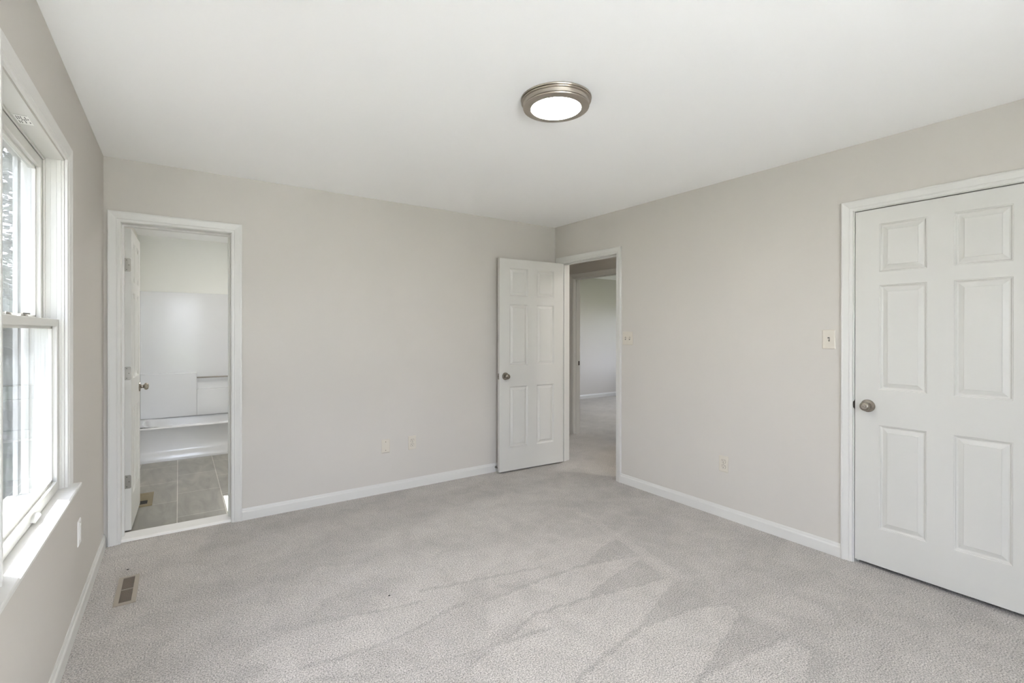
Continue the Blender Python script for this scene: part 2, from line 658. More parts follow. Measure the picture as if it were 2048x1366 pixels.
# exterior ground; bed, slab, tree and shrub are added to shape the window light
struct('ground', boxes((-60, 60, -60, 60, -0.9, -0.8)), 'grass')
struct('added_dark_bed', boxes((-5.0, XL - TW - 0.02, YF - 0.3, 9.5, -0.799, -0.77)), 'soil')  # added dark strip, lowers the sunlit glare behind the left window
struct('bounce_slab', boxes((-8, 14, -14, YF - 0.4, -0.799, -0.75)), 'concrete')  # unseen pale slab added to bounce daylight up through the rear window



def tree(loc, label, h, r, name='added_evergreen_tree', cat='tree', n=9000, cone=0.7):
    t = thing(name, label, cat, loc)
    rnd = random.Random(5)
    bm = bmesh.new()
    lathe(bm, [(0.14, 0), (0.10, 1.2), (0.04, h * 0.9)], loc, (0, 0, 1), 12)
    obj('trunk', bm, 'bark', t, 40)
    bm = bmesh.new()
    o = Vector(loc)
    for k in range(n):
        z = 0.25 + (h - 0.25) * rnd.random() ** 1.25
        R = r * (1 - z / h) ** cone * (0.8 + 0.2 * math.sin(z * 9)) + 0.05
        a = rnd.uniform(0, 2 * math.pi)
        d = R * (1 - 0.35 * rnd.random() ** 2)
        p = o + Vector((d * math.cos(a), d * math.sin(a), z))
        e1 = Vector((math.cos(a), math.sin(a), -0.5 + 0.4 * rnd.random())) * rnd.uniform(0.10, 0.2)
        e2 = Vector((-math.sin(a), math.cos(a), rnd.uniform(-0.6, 0.6))) * rnd.uniform(0.05, 0.10)
        bm.faces.new([bm.verts.new(p - e2), bm.verts.new(p + e2), bm.verts.new(p + e1)])
    obj('foliage', bm, 'leaf', t)
    return t


tree((-2.5, 10.2, -0.8), 'dark conical evergreen tree added to darken the view through the bedroom window', 8.0, 2.1, n=14000)  # added to hide the bright outdoors behind the glass
tree((-1.75, 6.6, -0.8), 'dense rounded evergreen shrub added in front of the tree to darken the window view', 2.9, 0.95, 'added_evergreen_shrub', 'shrub', 9000, 0.4)  # added to cover the bright ground low in the panes

# ------------------------------------------------------------------ trim
CAS = [(0.0, 0.0), (0.0, 0.008), (0.004, 0.0095), (0.014, 0.0095), (0.017, 0.012), (0.021, 0.0115),
       (0.030, 0.0135), (0.044, 0.0165), (0.048, 0.018), (0.055, 0.018), (0.057, 0.016), (0.057, 0.0)]


def casing(name, axis, face, sgn, u0, u1, z1, wd=0.057, z0=0.0, label=None):
    """three-sided mitred casing around opening u0..u1, top z1, on plane axis=face, standing out towards sgn"""
    bm = bmesh.new()
    st = []
    for (u, z, ou, oz) in ((u0, z0, -1, 0), (u0, z1, -1, 1), (u1, z1, 1, 1), (u1, z0, 1, 0)):
        ring = []
        for wv, t in CAS:
            q = wv * wd / 0.057
            a = face + sgn * t
            uu, zz = u + ou * q, z + oz * q
            ring.append((a, uu, zz) if axis == 'x' else (uu, a, zz))
        st.append(ring)
    sweep(bm, st)
    o = struct(name, bm, 'trim')
    if label:
        o['label'] = label
    return o


def jamb(name, axis, a0, a1, u0, u1, z1, th, stop=None, parent=None, wall_u=None, wall_z=None):
    """lining of an opening; inner faces at u0,u1,z1; stop = (s0,s1) range along the wall thickness"""
    bm = bmesh.new()

    def B(au, bu, az, bz, s0=a0, s1=a1):
        if axis == 'x':
            box(bm, s0, s1, au, bu, az, bz)
        else:
            box(bm, au, bu, s0, s1, az, bz)
    B(u0 - th, u0, 0, z1)
    B(u1, u1 + th, 0, z1)
    B(u0 - th, u1 + th, z1, z1 + th)
    if stop:
        s0, s1 = stop
        B(u0, u0 + 0.011, 0, z1, s0, s1)
        B(u1 - 0.011, u1, 0, z1, s0, s1)
        B(u0 + 0.011, u1 - 0.011, z1 - 0.011, z1, s0, s1)
    return struct(name, bm, 'trim')


# bathroom doorway
casing('trim_1', 'y', YB, -1, -0.305, 0.307, 2.041, 0.064)
casing('trim_2', 'y', YB2, 1, -0.305, 0.305, 2.041, 0.06)
jamb('trim_3', 'y', YB, YB2, -0.305, 0.305, 2.040, 0.018, (YB + 0.085, YB + 0.12))
# entry doorway
casing('trim_4', 'x', XR, -1, 3.0255, 3.800, 2.054)
casing('trim_5', 'x', XR2, 1, 3.0255, 3.800, 2.054)
jt6 = jamb('trim_6', 'x', XR, XR2, 3.030, 3.795, 2.050, 0.018, (XR + 0.037, XR + 0.072))
# closet doorway
casing('trim_7', 'x', XR, -1, 0.407, 1.185, 2.054)
jt8 = jamb('trim_8', 'x', XR, XR2, 0.412, 1.179, 2.050, 0.018, (XR + 0.039, XR + 0.072))
# doorway across the hall
casing('trim_9', 'x', HX, -1, 3.975, 4.735, 2.045, 0.06)
jt10 = jamb('trim_10', 'x', HX, HX2, 3.980, 4.728, 2.040, 0.017, (HX + 0.04, HX + 0.075))

# window picture casing, mitred, standing on the sill
def win_casing(name, y0, y1, left=True, right=True):
    bm = bmesh.new()
    z1, z0 = WIN[3] + 0.004, WIN[2]
    st = []
    for (u, z, ou, oz) in ((y0, z0, -1, 0), (y0, z1, -1, 1), (y1, z1, 1, 1), (y1, z0, 1, 0)):
        st.append([(XL + t, u + ou * wv, z + oz * wv) for wv, t in CAS])
    sweep(bm, st)
    return struct(name, bm, 'trim')


win_casing('trim_11', WIN[0], WIN[1] - 0.002)
# sill board (stool) running under both windows
bm = bmesh.new()
prof = [(XL - 0.022, 0.681), (-0.349, 0.681), (-0.345, 0.685), (-0.344, 0.696), (-0.348, 0.700), (XL - 0.022, 0.700)]
prism(bm, [(x, 0, z) for x, z in prof], (0, 1.45, 0), (0, 2.728, 0))
struct('trim_13', bm, 'trim')

# baseboards
BB = [(0, 0), (0.013, 0), (0.013, 0.058), (0.0115, 0.062), (0.0075, 0.067), (0.0065, 0.074), (0.004, 0.082), (0, 0.082)]


def baseboard(name, axis, face, sgn, u0, u1, parts=None):
    bm = bmesh.new()
    for a, b in (parts or [(u0, u1)]):
        pts = [(face + sgn * t, 0, z) if axis == 'x' else (0, face + sgn * t, z) for t, z in BB]
        if axis == 'x':
            prism(bm, pts, (0, a, 0), (0, b, 0))
        else:
            prism(bm, pts, (a, 0, 0), (b, 0, 0))
    return struct(name, bm, 'trim')


baseboard('baseboard_back', 'y', YB, -1, 0.372, XR - 0.013)
baseboard('baseboard_left', 'x', XL, 1, YF, YB - 0.003)
baseboard('baseboard_right', 'x', XR, -1, 0, 0, [(1.243, 2.968), (YF, 0.349)])
baseboard('baseboard_front', 'y', YF, 1, XL + 0.013, XR - 0.013)
baseboard('baseboard_far_room', 'y', FY, -1, HX2, FX)
baseboard('baseboard_hall', 'x', HX, -1, 0, 0, [(1.73, 3.91), (4.80, 5.59)])
baseboard('baseboard_far_side', 'x', HX2, 1, 0, 0, [(4.80, FY - 0.014)])

# marble threshold
bm = bmesh.new()
prism(bm, [(0, 3.898, -0.002), (0, 3.906, 0.010), (0, 3.916, 0.014), (0, 4.046, 0.014), (0, 4.058, 0.008), (0, 4.062, -0.002)],
      (-0.3045, 0, 0), (0.3045, 0, 0))
struct('trim_14', bm, 'marble')


# ------------------------------------------------------------------ doors
def panel_face(bm, u0, u1, z0, z1, a, nrm, T):
    rings = []
    for ins, dep in ((0, 0), (0.002, -0.0025), (0.005, -0.003), (0.009, -0.0085), (0.012, -0.0105), (0.017, -0.0105), (0.037, -0.0035), (0.0385, -0.0018)):
        d = a + nrm * dep
        rings.append([bm.verts.new(T(u, d, z)) for u, z in ((u0 + ins, z0 + ins), (u1 - ins, z0 + ins), (u1 - ins, z1 - ins), (u0 + ins, z1 - ins))])
    for r, s in zip(rings, rings[1:]):
        for k in range(4):
            bm.faces.new((r[k], r[(k + 1) % 4], s[(k + 1) % 4], s[k]))
    bm.faces.new(rings[-1])


def door_leaf(wd, us, z0=0.02, z1=2.045, th=0.035, zs=((0.233, 0.821), (1.020, 1.612), (1.686, 1.958))):
    """leaf in local coords: u along +x from the hinge (0) to the latch (wd), thickness y 0..th"""
    bm = bmesh.new()

    def T(u, a, z):
        return (u, a, z)
    ucuts = [0, us[0], us[1], us[2], us[3], wd]
    zc = [z0]
    for a, b in zs:
        zc += [a, b]
    zc.append(z1)
    for face, nrm in ((0, -1), (th, 1)):
        for i in range(5):
            for j in range(7):
                if i in (1, 3) and j in (1, 3, 5):
                    panel_face(bm, ucuts[i], ucuts[i + 1], zc[j], zc[j + 1], face, nrm, T)
                else:
                    bm.faces.new([bm.verts.new(T(u, face, z)) for u, z in
                                  ((ucuts[i], zc[j]), (ucuts[i + 1], zc[j]), (ucuts[i + 1], zc[j + 1]), (ucuts[i], zc[j + 1]))])
    for a, b in (((0, z0), (wd, z0)), ((0, z1), (wd, z1)), ((0, z0), (0, z1)), ((wd, z0), (wd, z1))):
        bm.faces.new([bm.verts.new(T(*p)) for p in ((a[0], 0, a[1]), (b[0], 0, b[1]), (b[0], th, b[1]), (a[0], th, a[1]))])
    bmesh.ops.remove_doubles(bm, verts=bm.verts, dist=1e-5)
    return bm


def knob(root, u, y, z, ny, keyed=True):
    o = thing('door_knob', None, None, (u, y, z), local=True)
    o.parent = root
    ax = (0, ny, 0)
    bm = bmesh.new()
    lathe(bm, [(0.036, 0.0), (0.036, 0.003), (0.033, 0.008), (0.022, 0.011), (0.0145, 0.013)], (0, 0, 0), ax, 40)
    obj('rose', bm, 'knob', o, 30)
    bm = bmesh.new()
    lathe(bm, [(0.0135, 0.012), (0.012, 0.018), (0.012, 0.026), (0.016, 0.030), (0.024, 0.034), (0.0265, 0.040), (0.0262, 0.046),
               (0.023, 0.053), (0.0185, 0.057), (0.015, 0.058), (0.0145, 0.0565), (0.010, 0.0565)], (0, 0, 0), ax, 40)
    obj('grip', bm, 'knob', o, 35)
    bm = bmesh.new()
    lathe(bm, [(0.0095, 0.055), (0.0095, 0.0595), (0.008, 0.0605), (0.0035, 0.0605), (0.0032, 0.059)], (0, 0, 0), ax, 24)
    obj('button', bm, 'knob', o, 30)
    return o


def latch_plate(root, wd, z, th=0.035):
    bm = bmesh.new()
    box(bm, wd, wd + 0.0015, th / 2 - 0.0125, th / 2 + 0.0125, z - 0.028, z + 0.028, bev=0.0006)
    o = obj('latch_plate', bm, 'steel', root)
    bm = bmesh.new()
    prism(bm, [(wd + 0.0015, th / 2 - 0.006, z - 0.008), (wd + 0.0015, th / 2 + 0.006, z - 0.008), (wd + 0.011, th / 2 + 0.006, z - 0.008)],
          (0, 0, 0), (0, 0, 0.016))
    obj('latch_bolt', bm, 'steel', o)


def leaf_plate(bm, cx, z, face_y, wd=0.034, h=0.089, r=0.009, t=0.002):
    """hinge leaf lying on plane y=face_y, rounded on the +x side"""
    pts = [(cx - wd / 2, face_y, z - h / 2)]
    for a in range(-90, 1, 18):
        pts.append((cx + wd / 2 - r + r * math.cos(math.radians(a)), face_y, z - h / 2 + r + r * math.sin(math.radians(a))))
    for a in range(0, 91, 18):
        pts.append((cx + wd / 2 - r + r * math.cos(math.radians(a)), face_y, z + h / 2 - r + r * math.sin(math.radians(a))))
    pts.append((cx - wd / 2, face_y, z + h / 2))
    prism(bm, pts, (0, 0, 0), (0, -t, 0))


# -- bathroom door: hinged on the left jamb, standing open into the bathroom
root = thing('door_1', 'white six-panel door standing open into the bathroom', None, (-0.2995, 4.066, 0), math.radians(90 - 1.4), local=True, kind='structure')
# local x runs from the hinge into the bathroom; local y runs to world -x, so the leaf is y -0.037..0
def shift(bm, dy):
    bmesh.ops.translate(bm, verts=bm.verts, vec=(0, dy, 0))
    return bm


obj('leaf', shift(door_leaf(0.597, (0.095, 0.252, 0.345, 0.502), 0.018, 2.034), -0.036), 'door', root)
for z in (1.790, 1.066, 0.342):
    hb = bmesh.new()
    leaf_plate(hb, 0, 0, 0)
    # leaf on the hinge edge, which faces the bedroom (local -x)
    bmesh.ops.rotate(hb, verts=hb.verts, cent=(0, 0, 0), matrix=Matrix.Rotation(math.radians(-90), 3, 'Z'))
    bmesh.ops.translate(hb, verts=hb.verts, vec=(0, -0.0185, z))
    ho = obj('hinge', hb, 'steel', root)
    hb = bmesh.new()
    lathe(hb, [(0.0055, -0.046), (0.006, -0.044), (0.006, 0.044), (0.0055, 0.046)], (0.0, 0.0055, z), (0, 0, 1), 16)
    obj('hinge_knuckle', hb, 'steel', ho, 30)
    hb = bmesh.new()
    for dz, dy in ((-0.032, -0.012), (0.0, -0.024), (0.032, -0.012)):
        lathe(hb, [(0.0032, 0.0), (0.0028, 0.0008)], (-0.002, dy, z + dz), (-1, 0, 0), 12)
    obj('screws', hb, 'darksteel', ho, 30)
knob(root, 0.530, -0.036, 0.926, -1)
knob(root, 0.530, 0.0, 0.926, 1)
latch_plate(root, 0.597, 0.926)
for k_ in list(root.children):
    pass
latches = [c for c in root.children if c.name.startswith('latch')]
for c in latches:
    c.matrix_parent_inverse = Matrix.Translation((0, -0.036, 0))

# -- entry door: hinged on the far jamb, standing open in front of the back wall
ang = math.atan2(3.787 - 3.745, 2.507 - 3.2535)
root2 = thing('door_2', 'white six-panel door standing open in front of the back wall', None, (3.2560, 3.7455, 0), ang, local=True, kind='structure')
# local +x towards the latch (world -x); the visible face is world -y = local +y ; thickness goes to local -y
obj('leaf', shift(door_leaf(0.750, (0.112, 0.322, 0.428, 0.638), 0.015, 2.045), -0.035), 'door', root2)
knob(root2, 0.685, 0.0, 0.922, 1)
knob(root2, 0.685, -0.035, 0.922, -1)
latch_plate(root2, 0.750, 0.922)
for c in root2.children:
    if c.name.startswith('latch'):
        c.matrix_parent_inverse = Matrix.Translation((0, -0.035, 0))
for z in (1.83, 1.06, 0.25):
    hb = bmesh.new()
    lathe(hb, [(0.0055, -0.046), (0.006, -0.044), (0.006, 0.044), (0.0055, 0.046)], (-0.006, -0.037, z), (0, 0, 1), 16)
    box(hb, -0.0018, 0.0, -0.034, -0.004, z - 0.0445, z + 0.0445)
    obj('hinge', hb, 'steel', root2, 30)

# -- closet door: shut
root3 = thing('door_3', 'white six-panel door, shut, at the right edge', None, (XR + 0.002, 0.4150, 0), math.radians(90), local=True, kind='structure')
# local +x = world +y (hinge to latch), local +y = world -x (towards the room); leaf goes to local -y
obj('leaf', shift(door_leaf(0.7605, (0.116, 0.328, 0.435, 0.645), 0.022, 2.0445), -0.035), 'door', root3)
knob(root3, 0.6975, 0.0, 0.923, 1)
knob(root3, 0.6975, -0.035, 0.923, -1)
latch_plate(root3, 0.7605, 0.923)
for c in root3.children:
    if c.name.startswith('latch'):
        c.matrix_parent_inverse = Matrix.Translation((0, -0.035, 0))
for z in (1.83, 1.06, 0.25):
    hb = bmesh.new()
    lathe(hb, [(0.0055, -0.046), (0.006, -0.044), (0.006, 0.044), (0.0055, 0.046)], (-0.002, 0.006, z), (0, 0, 1), 16)
    obj('hinge', hb, 'steel', root3, 30)

# strike plates on the jambs
hb = bmesh.new()
box(hb, XR + 0.002, XR + 0.030, 1.1775, 1.1792, 0.923 - 0.028, 0.923 + 0.028)
prism(hb, [(XR + 0.002, 1.1792, 0.923 - 0.024), (XR - 0.010, 1.1815, 0.923 - 0.016), (XR - 0.010, 1.1815, 0.923 + 0.016), (XR + 0.002, 1.1792, 0.923 + 0.024)],
      (0, 0, 0), (0, -0.0016, 0))
obj('strike_plate', hb, 'darksteel', jt8)
hb = bmesh.new()
box(hb, XR + 0.006, XR + 0.034, 3.030, 3.0315, 0.922 - 0.028, 0.922 + 0.028)
obj('strike_plate', hb, 'darksteel', jt6)
hb = bmesh.new()
box(hb, HX2 - 0.034, HX2 - 0.006, 4.7265, 4.728, 0.93 - 0.028, 0.93 + 0.028)
obj('strike_plate', hb, 'darksteel', jt10)


# ------------------------------------------------------------------ windows
def make_window(idx, y0, y1, z0, z1, dirty=True, locks=True):
    root = thing('window_%d' % idx, None, None, (XL - 0.08, (y0 + y1) / 2, z0), kind='structure')
    root['_abs'] = 1
    xi = XL
    e = 0.0015

    def P(name, bm, material, parent=root, smooth=None):
        return obj(name, bm, material, parent, smooth)
    # frame: jamb liners with tracks, head, outer sill
    bm = bmesh.new()
    j = 0.003
    for a, s in ((y0 + e, 1), (y1 - e, -1)):
        def yy(d0, d1):
            p, q = a + s * d0, a + s * d1
            return (min(p, q), max(p, q))
        box(bm, XL - TW, XL - 0.002, *yy(0, j), z0, z1)
        for xa, xb, d in ((-0.406, -0.3995, 0.006), (-0.4535, -0.4475, 0.010), (-0.505, -0.4955, 0.012), (-0.539, -0.525, 0.02)):
            box(bm, xa, xb, *yy(j, d), z0, z1)
        for xa, xb in ((-0.418, -0.414), (-0.436, -0.432), (-0.466, -0.462), (-0.484, -0.480)):
            box(bm, xa, xb, *yy(j, 0.0048), z0, z1)
    box(bm, XL - TW, XL - 0.002, y0 + e, y1 - e, z1 - j, z1 - e)
    box(bm, -0.4535, -0.4475, y0 + 0.004, y1 - 0.004, z1 - 0.012, z1 - j)
    box(bm, -0.539, -0.4955, y0 + 0.004, y1 - 0.004, z1 - 0.018, z1 - j)
    prism(bm, [(-0.560, 0, z0 - 0.012), (-0.4115, 0, z0 - 0.003), (-0.4115, 0, z0 + 0.0005), (-0.452, 0, z0 + 0.0005), (-0.560, 0, z0 - 0.004)],
          (0, y0 + e, 0), (0, y1 - e, 0))
    P('window_frame', bm, 'vinyl')
    zm = (z0 + z1) / 2

    def sash(name, xf, zb, zt, bot, top, gmat):
        st = 0.040
        a, b = y0 + 0.005, y1 - 0.005
        bm = bmesh.new()
        xb = xf - 0.040
        xg = xf - 0.024
        box(bm, xb, xf, a, a + st, zb, zt, bev=0.0015)
        box(bm, xb, xf, b - st, b, zb, zt, bev=0.0015)
        box(bm, xb, xf, a + st, b - st, zb, zb + bot, bev=0.0015)
        box(bm, xb, xf, a + st, b - st, zt - top, zt, bev=0.0015)
        # glazing bead, sloped
        g = 0.010
        for u0, u1, w0, w1 in ((a + st, a + st + g, zb + bot, zt - top), (b - st - g, b - st, zb + bot, zt - top),
                               (a + st, b - st, zb + bot, zb + bot + g), (a + st, b - st, zt - top - g, zt - top)):
            box(bm, xg, xg + 0.010, u0, u1, w0, w1)
        s = P(name, bm, 'vinyl')
        bm = bmesh.new()
        box(bm, xg - 0.003, xg, a + st - 0.002, b - st + 0.002, zb + bot - 0.002, zt - top + 0.002)
        obj('glass_pane', bm, gmat, s)
        return s
    up_ = sash('upper_sash', -0.4545, zm - 0.006, z1 - 0.014, 0.030, 0.040, 'glass')
    lo = sash('lower_sash', -0.407, z0 + 0.002, zm + 0.019, 0.038, 0.028, 'glass_dirty' if dirty else 'glass')
    if dirty:
        bm = bmesh.new()
        box(bm, -0.5170, -0.5165, y0 + 0.018, y1 - 0.018, z0 + 0.012, z1 - 0.022)
        obj('insect_screen', bm, 'screen', root)  # insect screen carried over the whole opening to dim the daylight
    if locks:
        yc = (y0 + y1) / 2 - 0.01
        bm = bmesh.new()
        zt = zm + 0.019
        lathe(bm, [(0.030, 0), (0.030, 0.003), (0.022, 0.008), (0.012, 0.010)], (-0.428, yc, zt), (0, 0, 1), 24, xdir=(1, 0, 0), sx=0.45)
        prism(bm, [(-0.432, yc - 0.012, zt + 0.008), (-0.424, yc - 0.012, zt + 0.008), (-0.416, yc + 0.040, zt + 0.008), (-0.424, yc + 0.044, zt + 0.008)],
              (0, 0, 0), (0, 0, 0.005))
        obj('sash_lock', bm, 'steel', lo, 40)
        bm = bmesh.new()
        lathe(bm, [(0.024, 0), (0.024, 0.004), (0.016, 0.009), (0.010, 0.011)], (-0.466, yc + 0.01, zm + 0.024), (0, 0, 1), 24, xdir=(1, 0, 0), sx=0.4)
        obj('lock_keeper', bm, 'steel', up_, 40)
        bm = bmesh.new()
        pts = []
        yh = (y0 + y1) / 2 + 0.02
        for k in range(13):
            a = math.pi * k / 12
            pts.append((-0.407, yh + 0.042 * math.cos(a), z0 + 0.012 + 0.018 * math.sin(a)))
        prism(bm, pts, (0, 0, 0), (0.012, 0, -0.004))
        obj('sash_lift', bm, 'vinyl', lo, 40)
    return root


w1 = make_window(1, WIN[0], WIN[1], WIN[2], WIN[3])
w3 = make_window(2, BWIN[0], BWIN[1], BWIN[2], BWIN[3], dirty=False, locks=False)
# maker's label on the head of the window: paper with rows of tiny print
bm = boxes((-0.446, -0.409, 2.175, 2.265, WIN[3] - 0.0034, WIN[3] - 0.0030))
st = obj('paper_label', bm, 'sticker', w1)
bm = bmesh.new()
random.seed(3)
for r in range(6):
    x = -0.441 + 0.0052 * r
    y = 2.190
    while y < 2.250:
        l = random.uniform(0.004, 0.014)
        if random.random() < 0.8:
            box(bm, x, x + 0.0026, y, min(y + l, 2.255), WIN[3] - 0.0037, WIN[3] - 0.0034)
        y += l + 0.003
box(bm, -0.444, -0.410, 2.1765, 2.178, WIN[3] - 0.0037, WIN[3] - 0.0034)
obj('print', bm, 'ink', st)

# unseen windows added behind the camera and across the hall: plain framed openings
def plain_window(idx, axis, a, u0, u1, z0, z1):
    root = thing('window_%d' % idx, None, None, ((u0 + u1) / 2, a, z0) if axis == 'y' else (a, (u0 + u1) / 2, z0), kind='structure')
    bm = bmesh.new()
    n = 3 if u1 - u0 > 2 else 2
    e = 0.002

    def B(u_0, u_1, za, zb, d0=-0.03, d1=0.03):
        if axis == 'y':
            box(bm, u_0, u_1, a + d0, a + d1, za, zb)
        else:
            box(bm, a + d0, a + d1, u_0, u_1, za, zb)
    for i in range(n + 1):
        c = u0 + (u1 - u0) * i / n
        B(max(u0 + e, c - 0.035), min(u1 - e, c + 0.035), z0 + e, z1 - e)
    for zc in (z0 + e + 0.03, (z0 + z1) / 2, z1 - e - 0.03):
        B(u0 + e, u1 - e, zc - 0.03, zc + 0.03, -0.025, 0.025)
    f = obj('window_frame', bm, 'vinyl', root)
    bm = bmesh.new()
    B(u0 + 0.01, u1 - 0.01, z0 + 0.01, z1 - 0.01, -0.003, 0.003)
    obj('glass_pane', bm, 'glass', root)


plain_window(3, 'y', YF - 0.09, *RWIN)  # unseen, added to brighten the bedroom from behind
plain_window(4, 'x', FX + 0.06, *FWIN)  # unseen, added as the far room's daylight

portal('sky_portal_bedroom', (XL - TW - 0.03, 2.22, 1.376), (1, 0, 0), 1.352, 0.89)
portal('sky_portal_rear', (0.475, YF - 0.18, 1.275), (0, 1, 0), 1.45, 1.95)
portal('sky_portal_bath', (XL - TW - 0.03, 5.10, 1.60), (1, 0, 0), 0.84, 0.64)
portal('sky_portal_far_room', (FX + 0.16, 5.4, 1.375), (-1, 0, 0), 1.35, 1.6)


# ------------------------------------------------------------------ ceiling light
LC = (1.4695, 1.740, H)
cl = thing('ceiling_light', 'round flush ceiling light with brushed nickel rim and frosted disc', 'ceiling light', LC)
bm = bmesh.new()
lathe(bm, [(0.150, 0), (0.165, 0), (0.1655, 0.004), (0.164, 0.007), (0.157, 0.0075), (0.157, 0.0105), (0.1625, 0.011), (0.164, 0.0135), (0.1625, 0.016),
           (0.157, 0.0165), (0.1545, 0.0175), (0.1515, 0.0320), (0.1475, 0.0325), (0.1475, 0.0350), (0.1535, 0.0355), (0.1550, 0.0385), (0.1535, 0.0420),
           (0.148, 0.0440), (0.1185, 0.0460), (0.1170, 0.0445), (0.1170, 0.034)],
      LC, (0, 0, -1), 96)
obj('housing', bm, 'nickel', cl, 30)
bm = bmesh.new()
prof = [(0.1168, 0.036), (0.1168, 0.0435), (0.115, 0.0448), (0.08, 0.0456), (0.04, 0.0460), (0.004, 0.0461)]
lathe(bm, prof, LC, (0, 0, -1), 96)
obj('diffuser', bm, 'diffuser', cl, 60)




def copy_tree(o, parent=None, loc=None):
    c = o.copy()
    C.objects.link(c)
    if parent:
        c.parent = parent
        c.matrix_parent_inverse = o.matrix_parent_inverse.copy()
    if loc:
        c.location = loc
    for ch in list(o.children):
        copy_tree(ch, c)
    return c


for loc, lab in (((3.84, 2.30, H), 'unseen round nickel ceiling light added to brighten the hall'), ((0.75, 5.35, H), 'unseen round nickel ceiling light added to brighten the bathroom'),
                 ((6.2, 5.3, H), 'unseen round nickel ceiling light added in the room across the hall')):
    k = copy_tree(cl, None, loc)  # unseen copies added to light the hall, bathroom and far room
    k['label'] = lab

# ------------------------------------------------------------------ wall plates
def wall_basis(wall):
    return {'back': (Vector((1, 0, 0)), Vector((0, -1, 0))), 'right': (Vector((0, -1, 0)), Vector((-1, 0, 0))),
            'left': (Vector((0, 1, 0)), Vector((1, 0, 0)))}[wall]


def pbox(bm, org, U, N, u0, u1, n0, n1, z0, z1, bev=0.0):
    ps = [org + U * u + N * n + Vector((0, 0, z)) for u in (u0, u1) for n in (n0, n1) for z in (z0, z1)]
    v = [bm.verts.new(p) for p in ps]
    fs = [bm.faces.new([v[i] for i in f]) for f in
          ((0, 1, 3, 2), (4, 6, 7, 5), (0, 4, 5, 1), (2, 3, 7, 6), (0, 2, 6, 4), (1, 5, 7, 3))]
    if bev:
        bmesh.ops.bevel(bm, geom=list({e for f in fs for e in f.edges}), offset=bev, segments=2, affect='EDGES')


def cover(bm, org, U, N, w_, h_, t=0.0055):
    """cover plate with sloped edge"""
    rings = []
    for ins, n in ((0, 0.0), (0, 0.0022), (0.004, 0.005), (0.006, t)):
        rings.append([bm.verts.new(org + U * u + N * n + Vector((0, 0, z))) for u, z in
                      ((-w_ / 2 + ins, -h_ / 2 + ins), (w_ / 2 - ins, -h_ / 2 + ins), (w_ / 2 - ins, h_ / 2 - ins), (-w_ / 2 + ins, h_ / 2 - ins))])
    for r, s in zip(rings, rings[1:]):
        for k in range(4):
            bm.faces.new((r[k], r[(k + 1) % 4], s[(k + 1) % 4], s[k]))
    bm.faces.new(rings[0][::-1])
    bm.faces.new(rings[-1])


def plate(kind, wall, loc, label, cat, name, matl='almond', group=None):
    U, N = wall_basis(wall)
    org = Vector(loc)
    root = thing(name, label, cat, loc, group=group)
    wd = 0.115 if kind == 'double' else 0.072
    bm = bmesh.new()
    cover(bm, org, U, N, wd, 0.116)
    pl = obj('cover_plate', bm, matl, root)
    Z = Vector((0, 0, 1))
    if kind == 'outlet':
        for dz in (0.0195, -0.0195):
            bm = bmesh.new()
            pts = []
            for k in range(28):
                a = 2 * math.pi * k / 28
                pts.append(org + U * (0.0172 * math.cos(a)) + Z * (dz + max(-0.0125, min(0.0125, 0.0172 * math.sin(a)))) + N * 0.0050)
            prism(bm, [tuple(p) for p in pts], (0, 0, 0), tuple(N * 0.0025))
            rc = obj('receptacle', bm, matl, root)
            bm = bmesh.new()
            prism(bm, [tuple(org + Z * dz + (p - org - Z * dz) * 1.07 + N * 0.0004) for p in pts], (0, 0, 0), tuple(N * 0.0003))
            obj('gap_shade_ring', bm, 'slot', rc)  # dark ring drawn as the shaded gap around the receptacle
            bm = bmesh.new()
            pbox(bm, org, U, N, -0.0075, -0.0052, 0.0072, 0.0078, dz + 0.000, dz + 0.0085)
            pbox(bm, org, U, N, 0.0052, 0.0072, 0.0072, 0.0078, dz + 0.001, dz + 0.008)
            lathe(bm, [(0.0028, 0.0072), (0.0028, 0.0078)], org + Z * (dz - 0.006), N, 14)
            obj('slots', bm, 'slot', rc)
        bm = bmesh.new()
        lathe(bm, [(0.003, 0.005), (0.0027, 0.0062)], org, N, 14)
        obj('screw', bm, 'steel', root)
    elif kind == 'blank':
        for dz in (0.035, -0.035):
            bm = bmesh.new()
            lathe(bm, [(0.0034, 0.005), (0.003, 0.0063)], org + Z * dz, N, 14)
            obj('screw', bm, 'darksteel', root)
    elif kind == 'jack':
        bm = bmesh.new()
        pbox(bm, org, U, N, -0.0165, 0.0165, 0.005, 0.0075, -0.033, 0.033, 0.001)
        obj('insert', bm, matl, root)
        bm = bmesh.new()
        lathe(bm, [(0.0032, 0.005), (0.0028, 0.0066)], org + Z * 0.046, N, 14)
        obj('screw', bm, 'steel', root)
    else:
        for du in ((-0.023, 0.023) if kind == 'double' else (0.0,)):
            bm = bmesh.new()
            pbox(bm, org, U, N, du - 0.0055, du + 0.0055, 0.005, 0.0062, -0.0125, 0.0125)
            sl = obj('toggle_surround', bm, 'slot', root)
            bm = bmesh.new()
            a = org + U * du
            s = 1 if kind == 'double' else -1
            prof = [a + N * 0.0055 + Z * (-0.008), a + N * 0.0055 + Z * 0.008, a + N * 0.0185 + Z * (0.013 * s), a + N * 0.0185 + Z * (0.013 * s - 0.006 * s)]
            prism(bm, [tuple(p) for p in prof], tuple(U * -0.0042), tuple(U * 0.0042))
            obj('toggle', bm, matl, root)
            for dz in (0.030, -0.030):
                bm = bmesh.new()
                lathe(bm, [(0.0032, 0.005), (0.0028, 0.0063)], a + Z * dz, N, 14)
                obj('screw', bm, 'almond', root)
    return root


